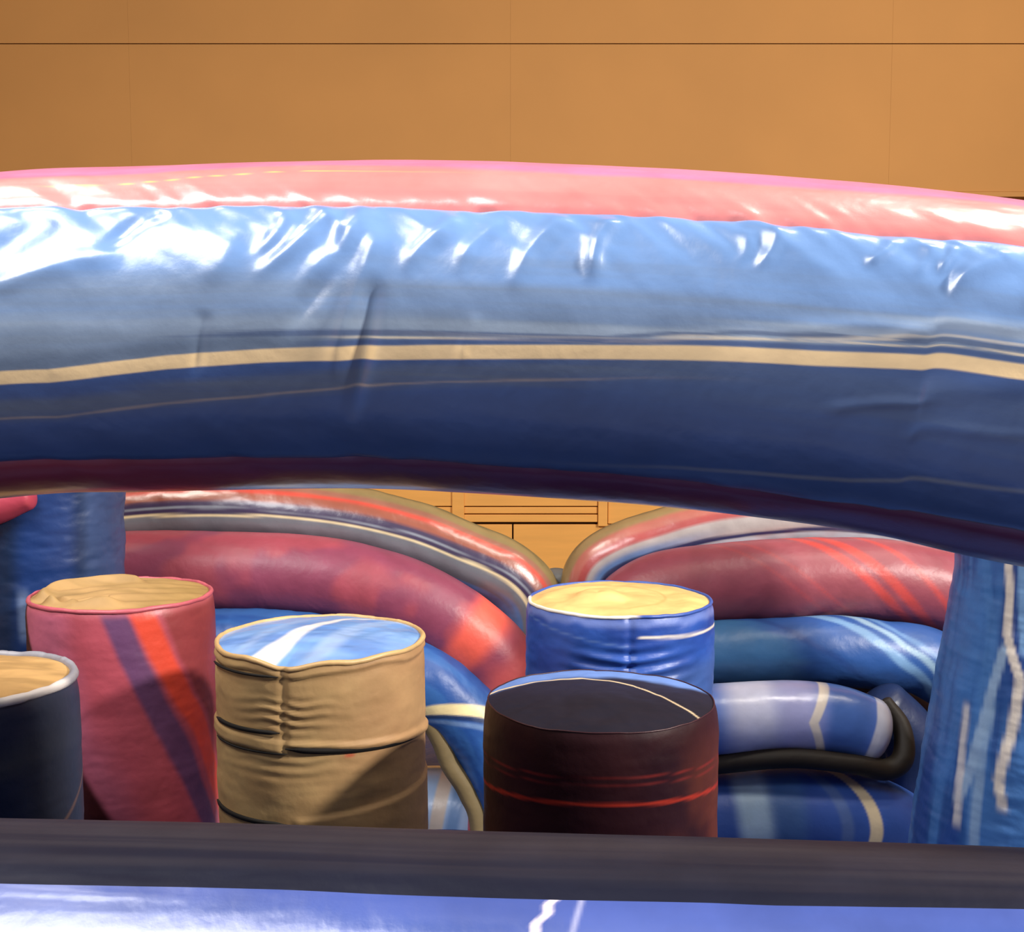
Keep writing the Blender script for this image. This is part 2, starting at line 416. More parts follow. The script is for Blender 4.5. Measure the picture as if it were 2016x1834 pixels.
# ------------------------------------------------------------------ low wall in front
def make_front_wall():
    xs = [0, 500, 900, 1400, 2016]; ys = [1637, 1648, 1660, 1672, 1692]
    r = 0.25; pts = []
    for x, y, D in zip(xs, ys, [1.66, 1.64, 1.62, 1.60, 1.57]):
        ang = math.atan((y - HORIZON) / FPX) ; dist = D / math.cos(ang)
        a = ang + math.asin(r / dist)
        c = P(x, HORIZON, dist * math.cos(a)); pts.append([c[0] * 0 + (x - 1008) / FPX * dist * math.cos(a), c[1], CAM_Z - dist * math.sin(a), r])
    a, b = np.array(pts[0]), np.array(pts[-1])
    pts = [list(a + [-1.1, .06, -.02, 0]), list(a + [-.55, .03, 0, 0])] + pts + [list(b + [.4, -.03, -.01, 0]), list(b + [.9, -.06, -.03, 0])]
    z0 = 0.0
    t = empty('inflatable_wall', (0, pts[4][1], 0.0), 'low inflatable wall across the foreground, shiny blue, with the shadow of the overhead arch painted on top', 'inflatable wall')
    n = 900
    q, s = spline(pts, n)
    pxs, _, _ = proj(q[:, :3])
    def shade_edge(S): return np.interp(S, s, np.interp(pxs, [-500, 0, 600, 1100, 1500, 2016, 2600], SHADE_TH))
    SHADE_TH = []
    for x, y in zip([-500, 0, 600, 1100, 1500, 2016, 2600], [1733, 1737, 1750, 1770, 1781, 1792, 1797]):
        k = int(np.argmin(np.abs(pxs - x))); tt = np.arange(0, 110, .25); a_ = np.radians(tt)
        pp = q[k, :3] + r * np.stack([0 * a_, -np.cos(a_), np.sin(a_)], -1)
        SHADE_TH.append(float(tt[np.argmin(np.abs(proj(pp)[1] - y))]))
    def disp(S, TH):
        d = 0.003 * fbm(S * 2.5, TH * .06, 61, 3)
        d += 0.003 * fbm(S * 5, TH * .2, 62, 3) * np.exp(-np.abs(TH - shade_edge(S)) / 12)
        d += 0.008 * np.exp(-((S - np.interp(60, pxs, s) + (TH - 45) * .006) / .03) ** 2) * np.exp(-((TH - 44) / 6) ** 2)
        return d
    def part(name, lo, hi, nt, col, lab, mat):
        A = lo(s)[:, None]; B = hi(s)[:, None]
        TH = A + (B - A) * np.linspace(0, 1, nt)[None]; S = np.broadcast_to(s[:, None], TH.shape)
        T, F, U = frame(q[:, :3]); R = q[:, 3][:, None] + disp(S, TH); an = np.radians(TH)[..., None]
        V = q[:, None, :3] + R[..., None] * (np.cos(an) * F[:, None] + np.sin(an) * U[:, None])
        grid(name, V, col(S, TH), mat, t, label=lab)
    def cn(S, TH):  # shadow of the overhead arch painted into the colour of the upper side
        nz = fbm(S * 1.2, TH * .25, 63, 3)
        C = mix(np.broadcast_to(L(24, 26, 42), S.shape + (3,)), np.broadcast_to(L(56, 52, 58), S.shape + (3,)), step(TH - shade_edge(S) - 14 + 30 * nz, 16) * (.55 + .9 * nz))
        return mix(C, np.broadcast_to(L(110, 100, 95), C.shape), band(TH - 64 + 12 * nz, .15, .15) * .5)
    def cb(S, TH):
        nz = fbm(S * 1.5, TH * .1, 64, 3)
        C = mix(np.broadcast_to(L(50, 78, 152), S.shape + (3,)), np.broadcast_to(L(80, 98, 166), S.shape + (3,)), step(nz, .2))
        C = mix(C, np.broadcast_to(L(70, 88, 158), C.shape), step(TH - shade_edge(S) + 6, 6))
        s1 = np.interp(1095, pxs, s); s2 = np.interp(1145, pxs, s)
        C = mix(C, np.broadcast_to(L(225, 215, 225), C.shape), band(S - s1 + (shade_edge(S) - TH) * .0022 + .003 * np.sin(TH), .006, .003))
        C = mix(C, np.broadcast_to(L(190, 190, 215), C.shape), band(S - s2 + (shade_edge(S) - TH) * .001, .003, .004) * .6)
        return C
    part('top_panel', shade_edge, lambda x: np.full_like(x, 160.), 90, cn, 'top panel with the arch shadow painted dark navy', DULL)
    part('front_panel', lambda x: np.full_like(x, -90.), shade_edge, 160, cb, 'shiny blue lilac front panel', GLOSS)
    # the lower curtain down to the ground
    a0 = -90; T, F, U = frame(q[:, :3])
    base = q[:, :3] - U * r * 0.2
    rows_ = []
    for k in range(24):
        f = k / 23; z = base[:, 2] * (1 - f) + 0.0 * f
        bulge = 0.19 + 0.05 * abs(math.sin(f * math.pi * 2))
        p = base.copy(); p[:, 1] -= bulge * (1 if k else 1) * 0.95; p[:, 2] = z; rows_.append(p)
    for k in range(24):
        f = 1 - k / 23; p = base.copy(); p[:, 1] += 0.19; p[:, 2] = base[:, 2] * (1 - f); rows_.append(p)
    V = np.stack(rows_, 1)[::12]
    grid('lower_wall', V, np.broadcast_to(L(60, 88, 165), V.shape), SATIN, t, flip=False)
make_front_wall()

# ------------------------------------------------------------------ pillars
def pillar(name, label, px, pyrim, D, r, body_print, cap_print, rim_col, dome=0.05, disp=None, cap_disp=None,
           mat_body=SATIN, mat_cap=SATIN, r_base=None, lean=0.0, rim_r=0.006, sag=None):
    c = P(px, pyrim, D); zt = c[2]
    t = empty(name, (c[0] + lean, D, 0.13), label, 'inflatable pillar')
    rb = r_base or r
    nphi, nz = 360, 220
    phi = np.linspace(-math.pi, math.pi, nphi, endpoint=False); z = np.linspace(0.13, zt, nz)
    Z, PH = np.meshgrid(z, phi, indexing='ij'); f = (Z - 0.13) / (zt - 0.13)
    R = rb + (r - rb) * f + 0.0 * Z
    R = R - 0.010 * np.exp(-(zt - Z) / 0.02)
    xp = np.degrees(PH); h = zt - Z
    if disp: R = R + disp(xp, h)
    R = R + 0.004 * fbm(PH * 1.5, Z * 16, hash(name) % 7 + int(px) % 13, 3) + 0.0015 * fbm(PH * 3, Z * 50, 5, 2)
    X = c[0] + lean * (1 - f) + R * np.sin(PH); Yc = D - R * np.cos(PH)
    Z = Z + f ** 6 * (0.006 * fbm(PH * 3, Z * 0, int(px) % 17, 3) + (sag(xp) if sag else 0))
    V = np.stack([X, Yc, Z], -1)
    grid('body', V, body_print(xp, h), mat_body, t, closed=True)
    # cap
    k = np.linspace(0, 1, 90)[:, None]; ph = phi[None, :]
    K, PH2 = np.broadcast_arrays(k, ph)
    R0 = V[-1]  # top ring
    cx, cy = c[0], D
    ring = V[-1][None, :, :]
    XX = cx + (ring[..., 0] - cx) * K; YY = cy + (ring[..., 1] - cy) * K
    ZZ = zt + (ring[..., 2] - zt) * K ** 4 + dome * (1 - K ** 2.2)
    u = (XX - cx) / r; v = (YY - cy) / r
    if cap_disp: ZZ = ZZ + cap_disp(u, v, K)
    ZZ = ZZ + 0.010 * fbm(u * 3 + 7, v * 3, 3, 3) * sm((1 - K) * 6)
    VV = np.stack([XX, YY, ZZ], -1)
    grid('cap', VV, cap_print(u, v, K), mat_cap, t, closed=True, flip=True)
    # piped rim
    q = np.linspace(0, 2 * math.pi, 10, endpoint=False)
    wob = 1 + 0.35 * fbm(phi * 8, phi * 0, 9, 3)
    rr = rim_r * wob
    nr = np.stack([np.sin(phi), -np.cos(phi), 0 * phi], -1)
    base = V[-1] + np.array([0, 0, 0.001])
    G = base[:, None] + rr[:, None, None] * (np.cos(q)[None, :, None] * nr[:, None] + np.sin(q)[None, :, None] * np.array([0, 0, 1.0]))
    G = np.concatenate([G, G[:1]], 0)
    xpd = np.degrees(np.r_[phi, phi[0]])[:, None] + 0 * q[None]
    grid('rim', G, rim_col(xpd), SATIN, t, closed=True, flip=True)
    return t, c

def full(c, shape): return np.broadcast_to(c, shape + (3,)).copy()

TAN = L(188, 156, 106); TAN2 = L(170, 134, 90)
BLUE = L(40, 80, 165); LBLUE = L(110, 160, 230)

# tan pillar, blue top
def tan_disp(x, h):
    d = 0.004 * fbm(x * .04, h * 12, 2, 3)
    lf = step(-11 - x, 2); rt = step(x + 11, 2)
    d += 0.007 * step(0.024 + .003 * np.sin(x * .08) - h, .003) * lf
    d += 0.007 * step(0.020 + .004 * np.sin(x * .1 + 1) - h, .003) * rt
    d += 0.006 * (step(h - 0.172, .003)) * step(0.202 - h, .003) * lf
    d += 0.007 * step(h - 0.176 - .00035 * x, .004) * rt * step(0.188 + .0004 * x - h, .004)
    sx = np.abs(x + 11)
    d += 0.0040 * np.sin(h * 260 - .12 * sx + 6 * fbm(x * .05, h * 9, 6, 2)) * np.exp(-(sx / 20) ** 2) * band(h - .115, .035, .03)
    d += 0.0018 * np.sin(h * 240 - .06 * sx + 6 * fbm(x * .05, h * 9, 7, 2)) * np.exp(-(sx / 30) ** 2) * band(h - .235, .03, .02)
    d += -0.006 * np.exp(-((x + 11) / 2.2) ** 2) * step(0.19 - h, .02)
    d += 0.006 * step(h - 0.352 + .0003 * x, .004) * step(x + 5, 3)
    return d
def tan_print(x, h):
    n = fbm(x * .04, h * 14, 71, 3)
    C = full(TAN, x.shape); C = mix(C, full(TAN2, x.shape), step(n, .3) * .7)
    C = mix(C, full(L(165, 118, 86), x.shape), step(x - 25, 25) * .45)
    C = mix(C, full(L(190, 60, 40), x.shape), band(x - 23, 2.5, 1.5) * band(h - .212, .005, .003) * .7)
    return C
def sky_cap(u, v, k):
    n = fbm(u * 2, v * 4, 72, 3)
    C = full(L(100, 150, 222), u.shape)
    C = mix(C, full(L(135, 180, 238), u.shape), step(n, .2) * .7)
    a = u - np.interp(v, [-1, -.76, .06, .42, .67, .85], [-.45, -.35, -.15, .05, .23, .62])
    C = mix(C, full(L(250, 250, 252), u.shape), band(a, .09 - .06 * v, .04))
    C = mix(C, full(L(165, 195, 240), u.shape), band(a - .45, .10, .06) * .7 + band(a + .35, .06, .06) * .5)
    return C
def tan_rim(x): return full(L(205, 168, 115), x.shape)
t_tan, c_tan = pillar('inflatable_pillar', 'tan inflatable pillar with a sky blue top and hem seams whose shade is put in as black strips', 632, 1256, 2.90, 0.250, tan_print, sky_cap, tan_rim,
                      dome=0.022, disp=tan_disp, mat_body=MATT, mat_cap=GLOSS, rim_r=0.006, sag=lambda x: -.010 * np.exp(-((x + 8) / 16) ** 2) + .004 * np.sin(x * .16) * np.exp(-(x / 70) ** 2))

def shade_strip(parent, c, zt, r, x0, x1, h0, h1, w, name='shade_strip', mat=M_STRIP, th=.004):  # black strips stand for hem seams and the shadow in them
    n = 48
    a = np.radians(np.linspace(x0, x1, n)); hh = np.linspace(h0, h1, n)
    R = r + th
    prof = [(-.004, -.5), (.0, -.5), (.0, .5), (-.004, .5)]
    V = []
    tap = sm(np.minimum(np.linspace(0, 1, n), np.linspace(1, 0, n)) * 9) * .8 + .2
    for dr, dz in prof:
        V.append(np.stack([c[0] + (R + dr) * np.sin(a), c[1] - (R + dr) * np.cos(a), zt - hh + dz * w * tap], -1))
    V = np.stack(V, 1)
    return grid(name, V, L(20, 16, 12), mat, parent, closed=True)

zt = c_tan[2]
shade_strip(t_tan, c_tan, zt, .250, -66, -13, .163, .158, .009)
shade_strip(t_tan, c_tan, zt, .250, -10, 78, .193, .212, .013)
shade_strip(t_tan, c_tan, zt, .252, -68, -13, .032, .030, .005)
shade_strip(t_tan, c_tan, zt, .250, -72, -10, .372, .368, .010)
# thin dark strip for the shade under the hem fold
shade_strip(t_tan, c_tan, zt, .250, -66, -9, .207, .205, .004)
# blue pillar, cream top
def blue_print(x, h):
    n = fbm(x * .03, h * 18, 81, 3)
    C = full(L(44, 84, 170), x.shape)
    C = mix(C, full(L(30, 60, 140), x.shape), step(n, .15) * .7)
    C = mix(C, full(L(120, 140, 205), x.shape), band(h - .014 - .02 * fbm(x * .1, h * 0, 82, 2), .010, .008) * .7)
    C = mix(C, full(L(74, 104, 160), x.shape), step(h - .15 + .001 * x * .4, .03) * .6)
    C = mix(C, full(L(245, 232, 210), x.shape), band(h - .049 - .00006 * x, .0028, .0015) * step(x - 6, 2))
    C = mix(C, full(L(90, 120, 180), x.shape), band(h - .035 - (x + 60) * .0006, .0022, .002) * step(-x, 4) * .7)
    return C
def blue_disp(x, h):
    sx = np.abs(x - 1)
    d = .006 * np.sin(h * 190 + .09 * sx) * np.exp(-(sx / 30) ** 2) * band(h - .15, .07, .04)
    d += .006 * fbm(x * .05 + h * 6, h * 30, 83, 3)
    d += -.006 * np.exp(-(sx / 2.5) ** 2)
    return d
def cream_cap(u, v, k):
    n = fbm(u * 2, v * 5, 84, 3)
    C = full(L(238, 196, 128), u.shape)
    C = mix(C, full(L(214, 172, 110), u.shape), step(n, .2) * .5)
    rr = np.hypot(u + .15, v + .1)
    C = mix(C, full(L(196, 150, 90), u.shape), band(rr - .62, .012, .02) * step(u, .1) * .6)
    return C
def cream_capd(u, v, k):
    rr = np.hypot(u + .25, v + .2)
    return .012 * np.exp(-(rr / .35) ** 2) + .006 * np.sin(rr * 14) * np.exp(-rr) * sm((1 - k) * 5)
def white_rim(x): return mix(full(L(60, 90, 170), x.shape), full(L(250, 242, 225), x.shape), step(-x + 5, 4) * step(x + 95, 6))
pillar('inflatable_pillar', 'blue inflatable pillar with a cream top and a thin white line around it', 1220, 1179, 3.20, 0.250, blue_print, cream_cap, white_rim,
       dome=.018, disp=blue_disp, cap_disp=cream_capd, mat_body=SATIN, mat_cap=SATIN, rim_r=.0045)

# dark maroon pillar, blue top with the arch shadow painted over its front
def maroon_print(x, h):
    n = fbm(x * .04, h * 8, 91, 3)
    C = full(L(38, 14, 23), x.shape)
    C = mix(C, full(L(112, 54, 32), x.shape), step(x - 52 + 50 * n, 24) * step(h - .05, .08) * .8)  # lit right side of the pillar painted in as rust
    C = mix(C, full(L(62, 36, 24), x.shape), step(-x - 60 + 30 * n, 10) * .6)
    C = mix(C, full(L(58, 26, 28), x.shape), step(n, .25) * .5)
    C = mix(C, full(L(160, 46, 32), x.shape), band(h - .138 - .03 * (1 - np.cos(np.radians(x))), .0035, .002))
    C = mix(C, full(L(130, 40, 36), x.shape), band(h - .085 - .02 * (1 - np.cos(np.radians(x))) - .006 * n, .0016, .0015) * .7)
    C = mix(C, full(L(120, 38, 36), x.shape), band(h - .100 - .02 * (1 - np.cos(np.radians(x))) - .006 * n, .0016, .0015) * .6)
    return C
def shaded_cap(u, v, k):
    n = fbm(u * 2, v * 4, 92, 3)
    C = full(L(30, 34, 56), u.shape)
    C = mix(C, full(L(110, 145, 215), u.shape), step(v - .50 + .36 * u * u, .10) * .95)  # lit crescent painted behind the shadow edge
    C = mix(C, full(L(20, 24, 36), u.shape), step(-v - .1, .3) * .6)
    a = v - np.interp(u, [-1, -.87, -.5, -.13, .1, .3, .5, .72, .9], [.1, .24, .40, .45, .36, .2, -.08, -.48, -.9])
    C = mix(C, full(L(225, 200, 165), u.shape), band(a, .020, .010) * step(.8 - u, .08))
    return C
pillar('inflatable_pillar', 'dark maroon inflatable pillar with a blue top under a painted arch shadow and thin red line', 1182, 1377, 2.55, 0.250, maroon_print, shaded_cap,
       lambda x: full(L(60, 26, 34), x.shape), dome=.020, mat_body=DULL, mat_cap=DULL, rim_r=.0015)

# pink red pillar, tan top
def pink_print(x, h):
    n = fbm(x * .03, h * 6, 101, 3)
    sh = -60 * 0 + (h * 70)           # pattern drifts right going down
    y = x - 28 * (h / .2) * .55
    C = full(L(186, 98, 124), x.shape)
    C = mix(C, full(L(176, 78, 92), x.shape), step(x + 22 - 80 * h + 20 * n, 12))
    C = mix(C, full(L(104, 66, 104), x.shape), band(x - 11 - 100 * h - 5 * n, 8, 2.5))
    C = mix(C, full(L(222, 76, 54), x.shape), band(x - 27 - 112 * h - 5 * n, 7.5, 2.5))
    C = mix(C, full(L(140, 58, 60), x.shape), step(x - 38 - 112 * h - 8 * n, 3))
    C = mix(C, full(L(225, 120, 130), x.shape), step(.012 - h, .012) * .5)
    C = mix(C, full(L(60, 18, 22), x.shape), step(-x - 64 + h * 130, 3))  # unlit left side painted in as a dark wedge
    return C
def pink_cap(u, v, k):
    n = fbm(u * 1.5, v * 8, 102, 3)
    C = full(L(184, 148, 98), u.shape); C = mix(C, full(L(150, 122, 76), u.shape), step(n, .2) * .6)
    C = mix(C, full(L(140, 112, 62), u.shape), step(u - .4, .3) * .5)
    return C
def pink_capd(u, v, k):
    e = sm((1 - k) * 5)
    a = np.hypot(u * .9 + .1, v * 1.2 + .25)
    d = .022 * np.exp(-((a - .62) / .09) ** 2) * step(-u + .15, .1) * e
    d += -.034 * band(v + .55 - .1 * np.sin(u * 6), .1, .06) * step(-u - .02, .05) * e
    d += .026 * (np.exp(-(((u + .52) / .09) ** 2 + ((v + .62) / .09) ** 2)) + np.exp(-(((u + .28) / .1) ** 2 + ((v + .68) / .09) ** 2)))
    d += .006 * np.sin((v - .4 * u) * 22) * e * .5
    return d
pillar('inflatable_pillar', 'pink and red marbled inflatable pillar with a puckered tan top', 240, 1170, 3.40, 0.256, pink_print, pink_cap,
       lambda x: full(L(196, 96, 108), x.shape), dome=.022, cap_disp=pink_capd, mat_body=SATIN, mat_cap=MATT, rim_r=.006)

# navy pillar at the left edge
def navy_print(x, h):
    n = fbm(x * .03, h * 5, 111, 3)
    C = full(L(22, 32, 62), x.shape)
    C = mix(C, full(L(48, 54, 66), x.shape), band(h - .14 + .002 * x * .2 - .05 * n, .03, .03) * .6)
    C = mix(C, full(L(52, 62, 84), x.shape), step(x - 56, 12) * .7)
    C = mix(C, full(L(120, 92, 84), x.shape), band(h - .395 + (x - 30) * .0022, .005, .004) * step(x - 20, 5) * .7)
    return C
def tan_cap2(u, v, k):
    n = fbm(u * 2, v * 6, 112, 3)
    return mix(full(L(206, 164, 106), u.shape), full(L(160, 126, 78), u.shape), step(n, .2) * .7)
def nav_rim(x): return mix(full(L(150, 150, 160), x.shape), full(L(235, 228, 225), x.shape), band(x - 62, 22, 6))
t_nv, c_nv = pillar('inflatable_pillar', 'navy inflatable pillar with a tan top, cut off by the left edge', -72, 1340, 2.62, 0.240, navy_print, tan_cap2, nav_rim,
       dome=.016, mat_body=SATIN, mat_cap=MATT, rim_r=.010)

# ------------------------------------------------------------------ arches and columns behind
def tube_part(name, pxpts, Y, rpx, parent, prt, mat=SATIN, label=None, n=420, nt=110, disp=None, dz=None, yoff=None, extra=None):
    pts = []
    for i, (x, y) in enumerate(pxpts):
        yy = Y[i] if hasattr(Y, '__len__') else Y
        rr = rpx[i] if hasattr(rpx, '__len__') else rpx
        c = P(x, y, yy); pts.append([c[0], c[1], c[2], rr / FPX * yy])
    V, S, TH, q = tube_grid(pts, n, -180, 180, nt, disp)
    V = V[:, :-1]; S = S[:, :-1]; TH = TH[:, :-1]
    V[..., 2] = np.maximum(V[..., 2], 0.12)
    pxs = proj(q[:, :3])[0][:, None] + 0 * TH
    # round off both ends
    e0 = q[0, :3] * np.ones((1, V.shape[1], 1)); e1 = q[-1, :3] * np.ones((1, V.shape[1], 1))
    def cap(c, ring, sgn):
        T = (q[1, :3] - q[0, :3]) if sgn < 0 else (q[-1, :3] - q[-2, :3]); T = T / np.linalg.norm(T) * (1 if sgn > 0 else -1)
        r = q[0, 3] if sgn < 0 else q[-1, 3]
        out = []
        for k in np.linspace(0.15, 1, 8):
            a = k * math.pi / 2
            out.append(c + (ring - c) * math.cos(a) + T * r * .6 * math.sin(a))
        return np.concatenate(out, 0) if sgn > 0 else np.concatenate(out[::-1], 0)
    C = prt(S, TH, pxs)
    A = cap(e0, V[:1], -1); B = cap(e1, V[-1:], 1)
    V = np.concatenate([A, V, B], 0)
    C = np.concatenate([np.repeat(C[:1], len(A), 0), C, np.repeat(C[-1:], len(B), 0)], 0)
    V[..., 2] = np.maximum(V[..., 2], 0.12)
    return grid(name, V, C, mat, parent, closed=True, label=label)

def strp(S, TH, px):
    """outer tube print: olive back, red, plum, cream line, grey, blue"""
    n = fbm(S * 2, TH * .06, 121, 3)
    T = TH + 10 * n
    C = full(L(140, 122, 84), S.shape)
    C = mix(C, full(L(150, 100, 84), S.shape), step(58 - T, 5))
    C = mix(C, full(L(205, 76, 62), S.shape), step(46 - T, 4))
    C = mix(C, full(L(150, 84, 66), S.shape), step(38 - T, 4))
    C = mix(C, full(L(62, 50, 80), S.shape), step(24 - T, 3))
    C = mix(C, full(L(118, 122, 130), S.shape), step(6 - T, 3))
    C = mix(C, full(L(84, 92, 100), S.shape), step(-14 - T + 20 * n, 10))
    C = mix(C, full(L(76, 116, 168), S.shape), step(-20 - T - 30 * n, 6) * step(px - 640, 150))
    C = mix(C, full(L(232, 214, 170), S.shape), band(T - 5, 1.8, .8))
    C = mix(C, full(L(170, 180, 190), S.shape), band(T - 13, 1.0, .8) * .6)
    return C
def strp_r(S, TH, px):
    n = fbm(S * 2, TH * .05, 131, 3)
    T = TH + 12 * n
    C = full(L(150, 126, 88), S.shape)
    C = mix(C, full(L(176, 104, 92), S.shape), step(56 - T, 5))
    C = mix(C, full(L(168, 76, 74), S.shape), step(36 - T, 4))
    C = mix(C, full(L(172, 164, 162), S.shape), step(18 - T, 4))
    C = mix(C, full(L(90, 130, 185), S.shape), step(2 - T, 8) * step(1330 - px, 120))
    C = mix(C, full(L(34, 50, 92), S.shape), band(T + 13, 4, 2))
    C = mix(C, full(L(190, 204, 215), S.shape), step(-18 - T, 2))
    return C
def pinkmid(S, TH, px):
    n = fbm(S * 5, TH * .012, 141, 3)
    C = full(L(138, 66, 90), S.shape)
    C = mix(C, full(L(170, 76, 86), S.shape), step(n - .06, .08) * .7)
    C = mix(C, full(L(232, 96, 80), S.shape), band(px - 925, 26, 12) + 0 * TH)
    C = mix(C, full(L(225, 100, 92), S.shape), band(px - 1000, 22, 14) * .7 + 0 * TH)
    return C
def pinkmid_r(S, TH, px):
    n = fbm(S * 3, TH * .03, 151, 3)
    C = full(L(152, 78, 88), S.shape)
    C = mix(C, full(L(142, 64, 84), S.shape), step(n, .2) * .5)
    for x0, w, st in ((1700, 12, .9), (1745, 14, .9), (1820, 8, .7), (1590, 4, .35), (1545, 4, .3)):
        C = mix(C, full(L(200, 74, 68), S.shape), band(px - x0 + TH * 1.6, w, 5) * st)
    return C
def bluein(S, TH, px):
    n = fbm(S * 6 + TH * .02, TH * .05, 161, 3)
    C = full(L(38, 80, 150), S.shape)
    C = mix(C, full(L(60, 110, 175), S.shape), step(n, .12) * .6)
    g = px - 900 + TH * 1.0
    C = mix(C, full(L(240, 220, 165), S.shape), band(px - 905 - (TH - 20) * 1.0, 12, 3) * step(TH + 50, 10))
    C = mix(C, full(L(30, 40, 70), S.shape), band(px - 922 - (TH - 20) * 1.0, 5, 3) * .8)
    C = mix(C, full(L(130, 160, 200), S.shape), band(px - 935 - (TH - 20) * 1.0, 5, 3) * .6)
    return C
def bluein_r(S, TH, px):
    n = fbm(S * 3 + TH * .02, TH * .03, 171, 3)
    C = full(L(56, 104, 152), S.shape)
    C = mix(C, full(L(44, 84, 150), S.shape), step(px - 1560 + 150 * n + TH, 40))
    for x0, w, c, st in ((1760, 16, (120, 160, 200), .8), (1815, 12, (150, 180, 200), .8), (1850, 10, (110, 150, 195), .6), (1630, 10, (36, 66, 130), .6)):
        C = mix(C, full(L(*c), S.shape), band(px - x0 + TH * 1.7 - 30 * n, w, 6) * st)
    C = mix(C, full(L(34, 56, 90), S.shape), step(-TH - 20, 30) * .5)
    return C
def vinyl_wr(seed, amp=.006, f=10):
    return lambda S, TH: amp * fbm(S * f + TH * .01, TH * .02, seed, 3)
def wr_left(S, TH):
    d = .005 * fbm(S * 8, TH * .02, 181, 3)
    return d

tl = empty('inflatable_arch', tuple(P(560, 1300, 4.4) * [1, 1, 0] + [0, 0, .12]), 'left rear arch of stacked tubes, striped over pink over blue', 'inflatable arch')
tube_part('outer_tube', [(-60, 1120), (60, 1060), (200, 1025), (330, 1010), (480, 1008), (660, 1024), (800, 1054), (900, 1092), (1000, 1138), (1043, 1200), (1040, 1300), (1040, 1400), (1040, 1790)],
          4.62, 72, tl, strp, GLOSS, 'striped outer tube in olive, red, plum, cream and grey', disp=vinyl_wr(1, .008, 9))
tube_part('middle_tube', [(-40, 1330), (20, 1220), (110, 1150), (240, 1125), (440, 1126), (600, 1132), (720, 1153), (830, 1193), (920, 1250), (985, 1318), (1000, 1400), (1000, 1500), (1000, 1830)],
          4.42, 81, tl, pinkmid, SATIN, 'dusky pink middle tube', disp=wr_left)
tube_part('inner_tube', [(40, 1500), (120, 1370), (240, 1300), (440, 1268), (600, 1276), (740, 1308), (840, 1345), (910, 1400), (965, 1470), (1005, 1560), (1020, 1680), (1020, 1860)],
          4.28, 72, tl, bluein, SATIN, 'blue inner tube with a cream stripe', disp=vinyl_wr(3, .010, 14))
tube_part('edge_lining', [(600, 1356), (700, 1362), (790, 1380), (838, 1412), (866, 1455), (886, 1505), (920, 1560), (945, 1640), (950, 1880)],
          4.22, 19, tl, lambda S, TH, px: full(L(120, 104, 72), S.shape), MATT, 'olive edge lining', n=160, nt=40)

tr = empty('inflatable_arch', tuple(P(1560, 1300, 4.4) * [1, 1, 0] + [0, 0, .12]), 'right rear arch of stacked tubes, striped over pink over blue', 'inflatable arch')
tube_part('outer_tube', [(1172, 1790), (1172, 1400), (1166, 1280), (1162, 1205), (1170, 1130), (1215, 1092), (1300, 1062), (1400, 1036), (1520, 1022), (1650, 1022), (1800, 1045), (1950, 1100), (2060, 1200), (2100, 1350), (2100, 1790)],
          4.60, 60, tr, strp_r, GLOSS, 'striped outer tube in tan, red, grey and blue', disp=vinyl_wr(4, .010, 8))
tube_part('middle_tube', [(1200, 1830), (1200, 1420), (1200, 1300), (1225, 1225), (1300, 1168), (1430, 1149), (1600, 1138), (1750, 1143), (1880, 1170), (1980, 1230), (2040, 1340), (2050, 1830)],
          4.42, 82, tr, pinkmid_r, SATIN, 'dusky pink middle tube with red streaks', disp=vinyl_wr(5, .005, 7))
tube_part('inner_tube', [(1250, 1860), (1250, 1420), (1275, 1340), (1340, 1300), (1430, 1288), (1540, 1284), (1640, 1280), (1740, 1292), (1830, 1306), (1915, 1385), (1900, 1560), (1890, 1860)],
          4.28, 70, tr, bluein_r, SATIN, 'deep blue inner tube with pale streaks', disp=vinyl_wr(6, .010, 7))

# bright blue barrels seen through the rear arches
def roll_print(x0, pale=L(240, 238, 250), base=L(88, 122, 200)):
    def f(S, TH, px):
        n = fbm(S * 4, TH * .02, 191, 2)
        C = full(base, S.shape)
        C = mix(C, full(pale, S.shape), band(px - 1475, 50, 30) * .7)
        C = mix(C, full(L(190, 186, 222), S.shape), band(px - 1560, 40, 30) * .7)
        k = np.sin(np.radians(TH))
        C = mix(C, full(L(232, 220, 205), S.shape), band(px - x0 - 10 * np.abs(k * 3 - .4) + 8, 9, 2.5))
        C = mix(C, full(L(60, 96, 160), S.shape), band(px - x0 - 60, 38, 14) * .6)
        C = mix(C, full(L(215, 215, 225), S.shape), band(px - 1712 - 8 * n, 13, 3) * .9)
        return C
    return f
trl = empty('inflatable_roll', tuple(P(1580, 1420, 4.0) * [1, 1, 0] + [0, 0, .12]), 'stack of shiny blue tubes with white streaks seen through the right rear arch', 'inflatable roll')
tube_part('upper_tube', [(1330, 1422), (1420, 1416), (1500, 1411), (1580, 1411), (1650, 1419), (1712, 1436)], 4.0, [72, 72, 72, 72, 71, 66], trl, roll_print(1592), GLOSS, 'upper glossy tube', disp=vinyl_wr(7, .004, 8))
def low_print(S, TH, px):
    C = full(L(52, 86, 165), S.shape)
    C = mix(C, full(L(165, 195, 220), S.shape), band(px - 1475, 32, 16) * .9)
    C = mix(C, full(L(70, 110, 165), S.shape), band(px - 1535, 30, 16) * .7)
    k = TH - 10
    C = mix(C, full(L(215, 198, 165), S.shape), band(px - 1690 + np.clip(k, 0, 90) ** 1.6 * .062, 11, 2.5))
    C = mix(C, full(L(90, 115, 165), S.shape), band(px - 1640 + np.clip(k, 0, 90) ** 1.6 * .062, 11, 5) * .7)
    C = mix(C, full(L(190, 180, 205), S.shape), band(px - 1775, 11, 3) * step(TH, 4) * .8)
    return C
tube_part('lower_tube', [(1330, 1632), (1430, 1622), (1560, 1612), (1680, 1622), (1760, 1660), (1800, 1740)], 4.02, 105, trl, low_print, SATIN, 'lower tube with a cream streak', disp=vinyl_wr(8, .003, 12))
